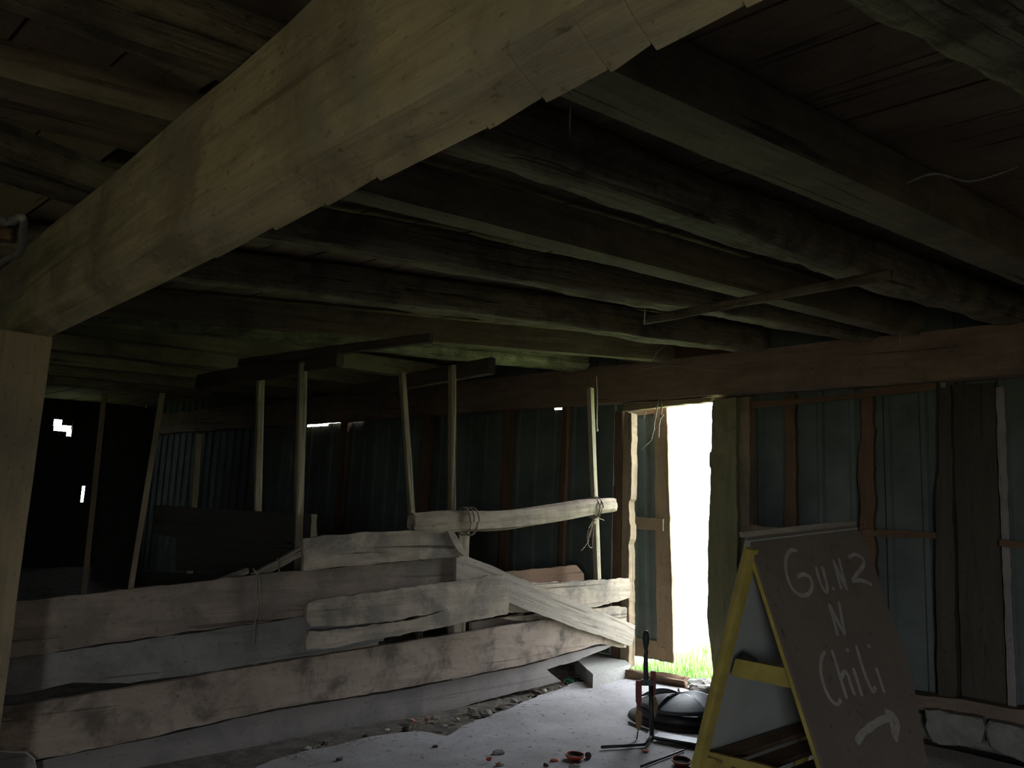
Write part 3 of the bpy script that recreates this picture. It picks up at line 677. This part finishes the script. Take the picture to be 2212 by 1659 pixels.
# sliding door, half open, hung outside the wall
DN = WALL+.16
bm = bmesh.new()
pA_, pB_, pC_, pD_ = [onW(x, y, DN) for x, y in ((1340, 888), (1441, 872), (1456, 1433), (1340, 1409))]
nn = 26; up_, dn_ = [], []
for i in range(nn+1):
    u = i/nn; d = .022 if (i % 6) in (2, 3) else 0
    a = pA_.lerp(pB_, u)-N*d; b = pD_.lerp(pC_, u)-N*d; up_.append(bm.verts.new(a)); dn_.append(bm.verts.new(b))
for i in range(nn): bm.faces.new((dn_[i], dn_[i+1], up_[i+1], up_[i]))
door = mk('door_1', bm, M['metal'], I4); door['kind'] = 'structure'
mo = door.modifiers.new('sheet', 'SOLIDIFY'); mo.thickness = .003; mo.offset = 0
DP = N*(DN-.03)
pslab('door_stile', [(1413, 876), (1440, 873), (1455, 1432), (1439, 1428), (1437, 1398), (1419, 1396)], DP-N*.0, -N, .025, M['doorw'], parent=door)
pslab('door_rail', [(1340, 1114), (1432, 1121), (1432, 1147), (1340, 1140)], DP-N*.024, -N, .022, M['doorw'], parent=door)
pslab('door_rail', [(1340, 1372), (1419, 1385), (1420, 1397), (1437, 1400), (1438, 1427), (1340, 1408)], DP-N*.0, -N, .025, M['doorw'], parent=door)
pslab('door_rail', [(1340, 888), (1413, 877), (1413, 893), (1340, 903)], DP, -N, .025, M['doorw'], parent=door)

# ================================================================ SIGN
Np = CP + ray(1610, 1160)*(3.0/ray(1610, 1160).y)
ph = radians(55); u = Vector((sin(ph), cos(ph), 0)); wv = Vector((cos(ph), -sin(ph), 0))
Lr = .735; Fp = Np+u*Lr+UP*.06
s1, s2 = .39, .57
def leg(P, s, z=0.0): q_ = P+wv*s; return Vector((q_.x, q_.y, z))
sign = empty('sandwich_board', Vector(((Np.x+Fp.x)/2, (Np.y+Fp.y)/2, 0)), 'brown and yellow A-frame sign hand-painted with spray lettering in front of the metal wall', 'sign')
fA, fB = leg(Np, s2), leg(Fp, s2)
fn = (fA-Np).cross(Fp-Np).normalized()
if fn.dot(CP-Np) < 0: fn = -fn
def onF(x, y): return onP(x, y, Np, fn)
tl, tr = onF(1612, 1156), onF(1846, 1132)
fpx = [(1613, 1156), (1700, 1146), (1846, 1132), (1876, 1182), (1914, 1303), (1956, 1410), (1978, 1500), (2005, 1659)]
fpts = [onF(x, y) for x, y in fpx]
# continue both long edges down to the floor
dl = (onF(1780, 1659)-onF(1622, 1171)).normalized(); dr = (fpts[-1]-fpts[-2]).normalized()
pl0 = onF(1780, 1659); fl = pl0+dl*((.03-pl0.z)/dl.z); fr = fpts[-1]+dr*((.03-fpts[-1].z)/dr.z)
front = fpts+[fr, fl, onF(1780, 1659), onF(1622, 1171)]
slab('front_board', front, fn, .012, M['signb'], rough=.002, parent=sign, xd=dl, bev=.001, step=.2)['label'] = 'brown plywood face with pale spray-painted words and arrow'
# yellow framing on the inside of the front board
def bar(name, a, b, w_, h_, mat, side, parent): return timber(name, a, b, w_, h_, mat, side=side, amp=.0015, parent=parent, step=.15, nc=2)
dLF = (fl-onF(1622, 1171)).normalized()
ip = onF(1623, 1176)-fn*.021+u*.016
bar('frame_rail', ip, ip+dLF*((.03-ip.z)/dLF.z), .03, .016, M['yellow'], fn, sign)
# rear board + its yellow frame leg
bA = leg(Np, -s1); bB = leg(Fp, -s1)
bn = (bA-Np).cross(Fp-Np).normalized()
if bn.dot(wv) > 0: bn = -bn
def onBk(x, y): return onP(x, y, Np, bn)
e0 = Np-UP*.01; e1 = bA
slab('rear_board', [Np+u*.0-UP*.01, Fp-UP*.01, bB+UP*.02, bA+UP*.02], bn, .010, M['signw'], rough=.001, parent=sign, xd=(bA-Np), bev=0, step=.5)['label'] = 'whitewashed inside face of the rear plywood'
la = Np+u*.012-bn*.028; lb = bA+u*.012-bn*.028
bar('leg', la+(lb-la).normalized()*.035, lb, .045, .034, M['yellow'], bn, sign)
lf = Fp-u*.03-bn*.03; lg = bB-u*.03-bn*.03
bar('leg', lf+(lg-lf).normalized()*.09, lg, .04, .034, M['yellow'], bn, sign)
# cross bars between legs and front frame
def onE(x, y, d=.03): return onP(x, y, Np+u*d, u)
pslab('cross_bar', [(1587, 1422), (1712, 1446), (1724, 1490), (1576, 1459)], Np+u*.03, -u, .02, M['yellow'], parent=sign, rough=.001)
pslab('hinge', [(1585, 1424), (1604, 1411), (1632, 1426), (1620, 1431)], Np+u*.035, -u, .02, M['blackm'], parent=sign, rough=.001)
q0, q1 = onE(1519, 1645), onE(1760, 1700)
pslab('cross_bar', [(1522, 1622), (1640, 1650), (1775, 1690), (1785, 1735), (1513, 1668)], Np+u*.03, -u, .02, M['yellow'], parent=sign, rough=.001)
zs_ = onE(1560, 1635).z
for k in range(3):
    f0 = .10+.27*k; a = q0.lerp(q1, f0); a = Vector((a.x, a.y, zs_-.02-.008*k))
    bar('shelf_slat', a, a+u*(Lr-.06)+UP*.05, .09, .018, M['stud'], UP, sign)
bar('ridge_strip', Np-u*.01+UP*.012-fn*.01, Fp+UP*.012-fn*.01, .02, .02, M['brace'], UP, sign)
# lettering, traced as strokes of spray paint on the board
def zpx(x, y): return (1450+x/2.7244, 1050+y/2.7244)
def stroke(bm, pts, w0, inv, z=.0012):
    P = [inv @ p for p in smoothpts([onF(*zpx(x, y)) for x, y in pts], 6)]
    L_, R_ = [], []
    n = len(P)
    for i, p in enumerate(P):
        d = P[min(i+1, n-1)]-P[max(i-1, 0)]; d.z = 0; d.normalize(); q_ = Vector((-d.y, d.x, 0))
        k = w0*(1+.25*noise.noise(p*25)); k *= .55 if i in (0, n-1) else 1
        L_.append(bm.verts.new(Vector((p.x, p.y, z))+q_*k)); R_.append(bm.verts.new(Vector((p.x, p.y, z))-q_*k))
    for i in range(n-1): bm.faces.new((L_[i], L_[i+1], R_[i+1], R_[i]))
mwl = frame(Np, Fp-Np, fn); inv = mwl.inverted()
letters = {'letter_G': [[(740, 380), (705, 378), (678, 415), (672, 480), (690, 560), (725, 620), (775, 645), (815, 625), (828, 580), (812, 535), (775, 520), (742, 535)]],
 'letter_U': [[(850, 475), (868, 545), (890, 600), (914, 622), (912, 570), (885, 470)], [(945, 598), (962, 610)]],
 'letter_N': [[(1000, 608), (975, 520), (955, 440), (990, 520), (1028, 605), (1005, 510), (985, 425)]],
 'letter_Z': [[(1040, 422), (1080, 403), (1128, 430), (1128, 470), (1090, 520), (1066, 558), (1120, 556), (1180, 582)]],
 'letter_N.mid': [[(978, 882), (955, 790), (930, 700), (970, 780), (1018, 872), (1002, 780), (985, 678)]],
 'letter_C': [[(905, 975), (882, 1015), (880, 1100), (903, 1190), (938, 1258), (975, 1284), (997, 1255)]],
 'letter_H': [[(943, 962), (985, 1100), (1032, 1252)], [(1000, 1130), (1018, 1092), (1040, 1120), (1062, 1190), (1080, 1232)]],
 'letter_I': [[(1068, 1068), (1095, 1150), (1122, 1238)], [(1030, 955), (1040, 978)]],
 'letter_L': [[(1085, 935), (1130, 1085), (1172, 1188), (1190, 1205), (1200, 1180)]],
 'letter_I.last': [[(1203, 1068), (1228, 1140), (1252, 1218)], [(1155, 930), (1167, 955)]]}
for nme, sts in letters.items():
    for k, s_ in enumerate(sts):
        bm = bmesh.new(); stroke(bm, s_, .0082, inv, .0012+.0002*k)
        mk(nme.split('.')[0] if k == 0 else 'paint_stroke', bm, M['letter'], mwl, sign)
bm = bmesh.new()
stroke(bm, [(1090, 1510), (1125, 1455), (1190, 1405), (1240, 1375), (1290, 1365)], .014, inv)
mk('arrow_shaft', bm, M['letter'], mwl, sign); bm = bmesh.new()
stroke(bm, [(1255, 1322), (1300, 1350), (1328, 1392), (1326, 1440), (1316, 1498)], .012, inv, .0016)
stroke(bm, [(1270, 1335), (1290, 1370), (1300, 1420), (1310, 1470)], .011, inv, .0014)
mk('arrow_head', bm, M['letter'], mwl, sign)

# ================================================================ THINGS ON THE FLOOR
FZ = .02
# concrete block by the door
bA0 = [onZ(x, y, .12) for x, y in ((1242, 1421), (1320, 1402), (1362, 1435), (1281, 1457))]
c = sum(bA0, Vector())/4
o = slab('concrete_block', bA0, UP, .11, M['block'], rough=.003, bev=.006, step=.05)
tag(o, 'square grey concrete block at the pen corner beside the doorway', 'block')
tag(timber('wood_offcut', onZ(1338, 1408, .14), onZ(1352, 1440, .05), .08, .05, M['jamb']), 'rotten wood stub between the concrete block and the left jamb', 'wood')
# threshold debris
o = timber('threshold_timber', onZ(1345, 1458, .03), onZ(1482, 1478, .03), .14, .09, M['stud'], rnd=.5, amp=.045, step=.03, nc=6)
tag(o, 'broken rotten timber lying across the doorway threshold', 'timber')
tag(rock('doorway_stone', onZ(1522, 1486, .02), .13, .10, .06, M['stone'], sub=3), 'rounded stone at the right end of the threshold', 'stone')
tag(rock('doorway_stone', onZ(1500, 1494, .02), .05, .05, .035, M['brownb'], sub=2), 'small dark clod beside the rounded threshold stone', 'clod')
# mineral feeder
fc = onZ(1468, 1560, 0); fc.z = FZ
fd = empty('livestock_feeder', fc, 'round black rubber feeder with a domed flap lid on the floor by the door', 'feeder')
lathe('tub', [(.25, 0), (.285, .01), (.29, .04), (.286, .078), (.27, .082)], M['black'], fc, fd)
lathe('base_flange', [(.22, .0), (.335, .0), (.34, .012), (.29, .028)], M['black'], fc, fd)
def dome(r): return .082+.075*(1-(r/.285)**2)
def flap(a0, a1, lift, r1=.285):
    bm = bmesh.new(); nr, na = 10, 14; g_ = []
    for i in range(nr+1):
        row = []
        for j in range(na+1):
            r = r1*i/nr; s = j/na; a = a0+(a1-a0)*s
            z = dome(r)+lift*(s**1.5)*(.2+.8*sin(pi*min(1, r/r1*.9)))+.004
            row.append(bm.verts.new((r*cos(a), r*sin(a), z)))
        g_.append(row)
    for i in range(nr):
        for j in range(na):
            if i == 0:
                bm.faces.new((g_[0][j], g_[1][j], g_[1][j+1])) if j == 0 else bm.faces.new((g_[0][j], g_[1][j], g_[1][j+1]))
            else: bm.faces.new((g_[i][j], g_[i+1][j], g_[i+1][j+1], g_[i][j+1]))
    o = mk('flap', bm, M['dome'], Matrix.Translation(fc), fd, smooth=True)
    m_ = o.modifiers.new('t', 'SOLIDIFY'); m_.thickness = .005
for k in range(5):
    a0 = radians(-150+72*k); flap(a0, a0+radians(88), .026+.010*(k % 2))
# trap thrower standing on the slab
def gz(x, y, z=FZ): return onZ(x, y, z)
tb = gz(1403, 1597); vd = Vector((tb.x, tb.y, 0)).normalized(); vr = Vector((vd.y, -vd.x, 0))
def V(x, y, off=0.0): return onP(x, y, tb-vd*off, -vd)
tt = empty('target_thrower', tb, 'upright black hand-lever device with red arms standing on the floor before the black feeder', 'tool')
tube('mast', [V(1408, 1598), V(1407, 1540), V(1406, 1480)], .014, M['blackm'], tt, seg=8)
tube('lever', smoothpts([V(1397, 1478), V(1395, 1450), V(1395, 1418), V(1396, 1408), V(1395, 1402)], 4), .016, M['dgreen'], tt, seg=10, r2=.010)
sc_ = Matrix.Rotation(0, 4, 'X')
hb = V(1395, 1404); ht_ = V(1396, 1362); hl = (ht_-hb).length
hd_ = lathe('handle', [(.010, 0), (.013, hl*.12), (.020, hl*.4), (.022, hl*.65), (.018, hl*.88), (.009, hl)], M['dgreen'], hb, tt, seg=16)
timber('cross_head', V(1385, 1474), V(1412, 1474), .03, .035, M['blackm'], parent=tt, amp=.001)
def paddle(name, px, mat, off):
    return pslab(name, px, tb-vd*off, -vd, .022, mat, parent=tt, rough=.001, bev=.003)
paddle('red_arm', [(1373, 1471), (1386, 1471), (1386, 1515), (1381, 1524), (1384, 1536), (1375, 1536), (1378, 1524), (1373, 1515)], M['red'], .02)
paddle('grip', [(1375, 1534), (1383, 1534), (1387, 1548), (1386, 1568), (1378, 1582), (1373, 1565), (1372, 1548)], M['tanp'], .025)
paddle('red_arm', [(1405, 1450), (1417, 1451), (1417, 1486), (1418, 1496), (1412, 1506), (1407, 1490)], M['red'], -.02)
paddle('grip', [(1412, 1504), (1417, 1506), (1421, 1520), (1420, 1538), (1415, 1552), (1411, 1540), (1410, 1520)], M['tanp'], -.02)
tube('spike', [V(1378, 1580, .02), V(1375, 1600, .02)], .004, M['blackm'], tt)
tube('foot', [gz(1299, 1614, .035), gz(1350, 1611, .035), gz(1393, 1608, .035), gz(1406, 1592, .05)], .009, M['blackm'], tt, seg=8)
tube('foot', [gz(1406, 1592, .04), gz(1450, 1600, .035), gz(1505, 1612, .035)], .012, M['blackm'], tt, seg=8)
slab('foot_plate', [gz(x, y, .055) for x, y in ((1412, 1590), (1422, 1580), (1515, 1596), (1512, 1607))], UP, .008, M['steel'], parent=tt, rough=.001)
tag(tube('iron_rod', [gz(1477, 1620, .03), gz(1430, 1638, .03), gz(1384, 1656, .03)], .006, M['blackm']), 'thin dark rod lying on the slab beneath the sign\'s yellow leg', 'rod')
tag(tube('iron_rod', [gz(1358, 1560, .03), gz(1400, 1578, .03)], .008, M['blackm']), 'short black bar on the slab left of the black feeder', 'rod')
# clay targets
def target(x, y, label, tilt=0, rr=.055):
    p = gz(x, y); o = empty('clay_target', p, label, 'clay target', 'orange clay targets')
    ax = Matrix.Rotation(tilt, 4, 'X')
    lathe('rim', [(.030, .0), (.040, .006), (rr-.003, .018), (rr, .026), (rr-.004, .028), (rr-.007, .022), (.036, .010)], M['orange'], p, o, axis=ax)
    lathe('bowl', [(.034, .008), (.040, .012), (rr-.0065, .0235), (rr-.008, .0225), (.036, .0125), (.02, .011)], M['clayin'], p, o, axis=ax)
target(1241, 1640, 'whole orange clay target lying upturned on the slab, left of the thrower')
target(1472, 1652, 'whole orange clay target half hidden by the sign\'s yellow leg', tilt=.1)
def chip(x, y, r, a0, label, z=.02, tilt=.3):
    p = onZ(x, y, z); bm = bmesh.new(); n = 8; t_ = []
    for (rr, zz) in ((.4, .004), (1, .012), (1, .020), (.4, .010)):
        t_.append([bm.verts.new((r*rr*cos(a0+1.7*j/n), r*rr*sin(a0+1.7*j/n), zz)) for j in range(n+1)])
    for i in range(4):
        for j in range(n): bm.faces.new((t_[i][j], t_[i][j+1], t_[(i+1) % 4][j+1], t_[(i+1) % 4][j]))
    bm.faces.new([t_[i][0] for i in range(4)]); bm.faces.new([t_[i][n] for i in range(4)][::-1])
    o = mk('target_shard', bm, M['orange'], Matrix.Translation(p) @ Matrix.Rotation(tilt, 4, 'X'))
    return tag(o, label, 'clay shard', 'broken bits of orange clay target')
chip(1395, 1622, 0.030, 3.4, 'orange clay shard just below the foot of the thrower')
chip(1057, 1648, 0.021, 1.0, 'orange clay shard near the bottom edge beside a pale stone')
chip(1075, 1652, 0.018, 4.0, 'orange clay shard partly under the pale stone at the bottom edge')
chip(900, 1562, 0.021, 2.0, 'orange clay shard in the dirt at the foot of the pen', z=.01)
chip(918, 1561, 0.018, 0.2, 'smaller orange clay shard in pen-foot dirt, right of the other', z=.01)
tag(rock('dirt_clod', gz(1270, 1632, .035), .018, .018, .02, M['brownb']), 'round brown clod beside the left upturned clay target', 'clod')
tag(rock('pale_pebble', gz(1240, 1656, .03), .03, .02, .015, M['stone']), 'grey pebble in front of the left upturned clay target', 'stone')
for (x, y, s, m_, lab) in ((1197, 1642, .022, 'orange', 'small dark orange crumb left of the upturned clay target'), (1082, 1650, .028, 'stone', 'pale stone on the slab at the bottom edge'),
                           (1078, 1625, .04, 'stone', 'flat pale flake lying in mid slab'), (940, 1612, .02, 'brownb', 'dark twig-like crumb on the left of the slab'),
                           (733, 1640, .022, 'brownb', 'dark dropping on the slab near the kick plank'), (1180, 1652, .02, 'brownb', 'dark clod at the bottom edge left of the clay target')):
    tag(rock('floor_debris', gz(x, y, .025), s, s*.6, s*.4, M[m_], rot=x), lab, 'debris')
c_ = onZ(1231, 1476, .0)
gc = lathe('green_cap', [(.030, 0), (.034, .005), (.034, .03), (.030, .032), (.028, .012), (.01, .01)], M['green'], c_)
tag(gc, 'small green round cap in the dirt near the concrete block', 'cap')
# rubble along the broken slab edge
spots = [(1160, 1496, .045), (1175, 1492, .03), (1048, 1540, .05), (1080, 1530, .035), (1020, 1535, .04), (985, 1555, .03), (880, 1575, .05), (886, 1556, .028), (940, 1552, .03),
         (790, 1592, .03), (660, 1618, .035), (640, 1636, .025), (700, 1606, .025), (835, 1577, .022), (1110, 1514, .03), (1125, 1518, .022), (1210, 1484, .022), (1262, 1464, .03), (1300, 1462, .03), (960, 1570, .025)]
words = ['below the kick plank\'s ragged right end', 'just left of the green cap', 'under the pointed right tip of the kick plank', 'along the pen foot in mid slab', 'at the left end of the broken slab edge']
for k, (x, y, s) in enumerate(spots):
    o = rock('rubble_stone', onZ(x, y, .012), s, s*.7, s*.45, M['stone' if k % 3 else 'brownb'], rot=k*1.3)
    tag(o, 'one of the small rough stones in the dirt along the broken slab edge', 'stone', 'rubble along the broken slab edge')
# straw litter
bm = bmesh.new()
for k in range(420):
    u_ = random.random()**.9; px = [(600, 1640), (868, 1572), (1004, 1548), (1150, 1500), (1253, 1464), (1330, 1452)]
    f_ = u_*(len(px)-1); i = min(int(f_), len(px)-2); x = px[i][0]+(px[i+1][0]-px[i][0])*(f_-i)+random.gauss(0, 14); y = px[i][1]+(px[i+1][1]-px[i][1])*(f_-i)+random.gauss(0, 9)
    p = onZ(x, y, .012+random.random()*.015); a = random.random()*pi*2; l = random.uniform(.015, .06); d = Vector((cos(a), sin(a), random.uniform(-.15, .3)))*l; q_ = Vector((-sin(a), cos(a), 0))*.0012
    v = [bm.verts.new(p+s_) for s_ in (q_, -q_, d-q_, d+q_)]; v2 = [bm.verts.new(p+s_-UP*.002) for s_ in (q_, -q_, d-q_, d+q_)]
    bm.faces.new(v); bm.faces.new(v2[::-1])
    for i in range(4): bm.faces.new((v[i], v2[i], v2[(i+1) % 4], v[(i+1) % 4]))
tag(mk('straw_litter', bm, M['straw'], I4), 'scattered straw and chaff along the foot of the pen fence', 'straw', kind='stuff')
# grass outside
bm = bmesh.new()
for k in range(9000):
    n_ = WALL+.12+random.random()**1.6*5; t_ = random.uniform(DT0-.1-(n_-WALL)*.45, DT1+.3+(n_-WALL)*.1)
    p = P3(t_, n_, -.14); h_ = random.uniform(.06, .17); a = random.random()*2*pi; d = Vector((cos(a), sin(a), 0)); l = d*random.uniform(.01, .07); q_ = Vector((-d.y, d.x, 0))*.0035
    v = [bm.verts.new(x_) for x_ in (p-q_, p+q_, p+l*.4+UP*h_*.6+q_*.7, p+l*.4+UP*h_*.6-q_*.7, p+l+UP*h_)]
    bm.faces.new((v[0], v[1], v[2], v[3])); bm.faces.new((v[3], v[2], v[4]))
tag(mk('grass', bm, M['blade'], I4), 'sunlit green grass growing outside the doorway', 'grass', kind='stuff')

# ================================================================ COBWEBS
def web(px, pl, label, r=.002, **k):
    o = tube('cobweb_strand', smoothpts([pl(x, y) for x, y in px], 5), r, M['web'], seg=5, **k); return tag(o, label, 'cobweb')
web([(1232, 217), (1232, 240), (1231, 262), (1231, 291)], lambda x, y: onP(x, y, onS(1232, 217), Vector((0, 1, 0))), 'dusty cobweb thread dangling below the main beam', r=.0022, knob=1.2)
wp = lambda n: (lambda x, y: onW(x, y, WALL-n))
cw = empty('hanging_cobweb', onW(1425, 852, WALL-.13), 'clotted cobweb tails hanging at the top left of the doorway', 'cobweb')
for px, r in (([(1425, 848), (1418, 890), (1414, 915), (1413, 930)], .006), ([(1427, 848), (1429, 890), (1424, 915), (1423, 945)], .008), ([(1433, 895), (1425, 905), (1417, 902)], .005),
              ([(1412, 930), (1407, 950), (1395, 962), (1386, 972)], .003), ([(1397, 885), (1390, 905)], .003)):
    tube('strand', smoothpts([onW(x, y, WALL-.13) for x, y in px], 6), r, M['web'], parent=cw, knob=.8, r2=r*.6)
web([(1288, 812), (1290, 860), (1289, 905), (1290, 932)], wp(.5), 'long dusty cobweb hanging beside the thin pale pole', r=.004, knob=.8, r2=.009)
web([(1540, 905), (1548, 925), (1570, 935), (1590, 928), (1600, 905)], wp(.2), 'curved cobweb thread slung on the thick doorpost', r=.0025, knob=.8)
web([(1503, 800), (1512, 830), (1518, 862)], wp(.2), 'cobweb string falling from the wall timber above the doorway', r=.004)
web([(1512, 792), (1520, 830), (1524, 868)], wp(.21), 'thinner cobweb string, right of its twin above the doorway', r=.003)
web([(1380, 800), (1440, 790), (1510, 797), (1570, 802)], wp(.6), 'long sagging cobweb line below the thin joist end', r=.003, knob=.6)
web([(1330, 775), (1400, 782), (1420, 760), (1440, 745)], wp(.9), 'cobweb thread branching up to the wavy joist', r=.002)
web([(1960, 395), (2020, 375), (2090, 392), (2150, 378), (2200, 360)], lambda x, y: onZ(x, y, 2.50), 'torn cobweb draped beside the log at the upper right', r=.003, knob=1.0)
web([(1945, 712), (1944, 730), (1947, 745)], wp(.3), 'small cobweb tuft hanging on the wall timber at right', r=.006, knob=.9)
web([(1393, 668), (1392, 690), (1391, 700)], lambda x, y: onZ(x, y, 2.48), 'short cobweb drip at the left tip of the slim pole', r=.003, knob=.9)
tag(rock('web_tuft', onW(2037, 831, WALL-.2), .018, .012, .022, M['web']), 'small white tuft stuck below the wall timber at right', 'tuft')
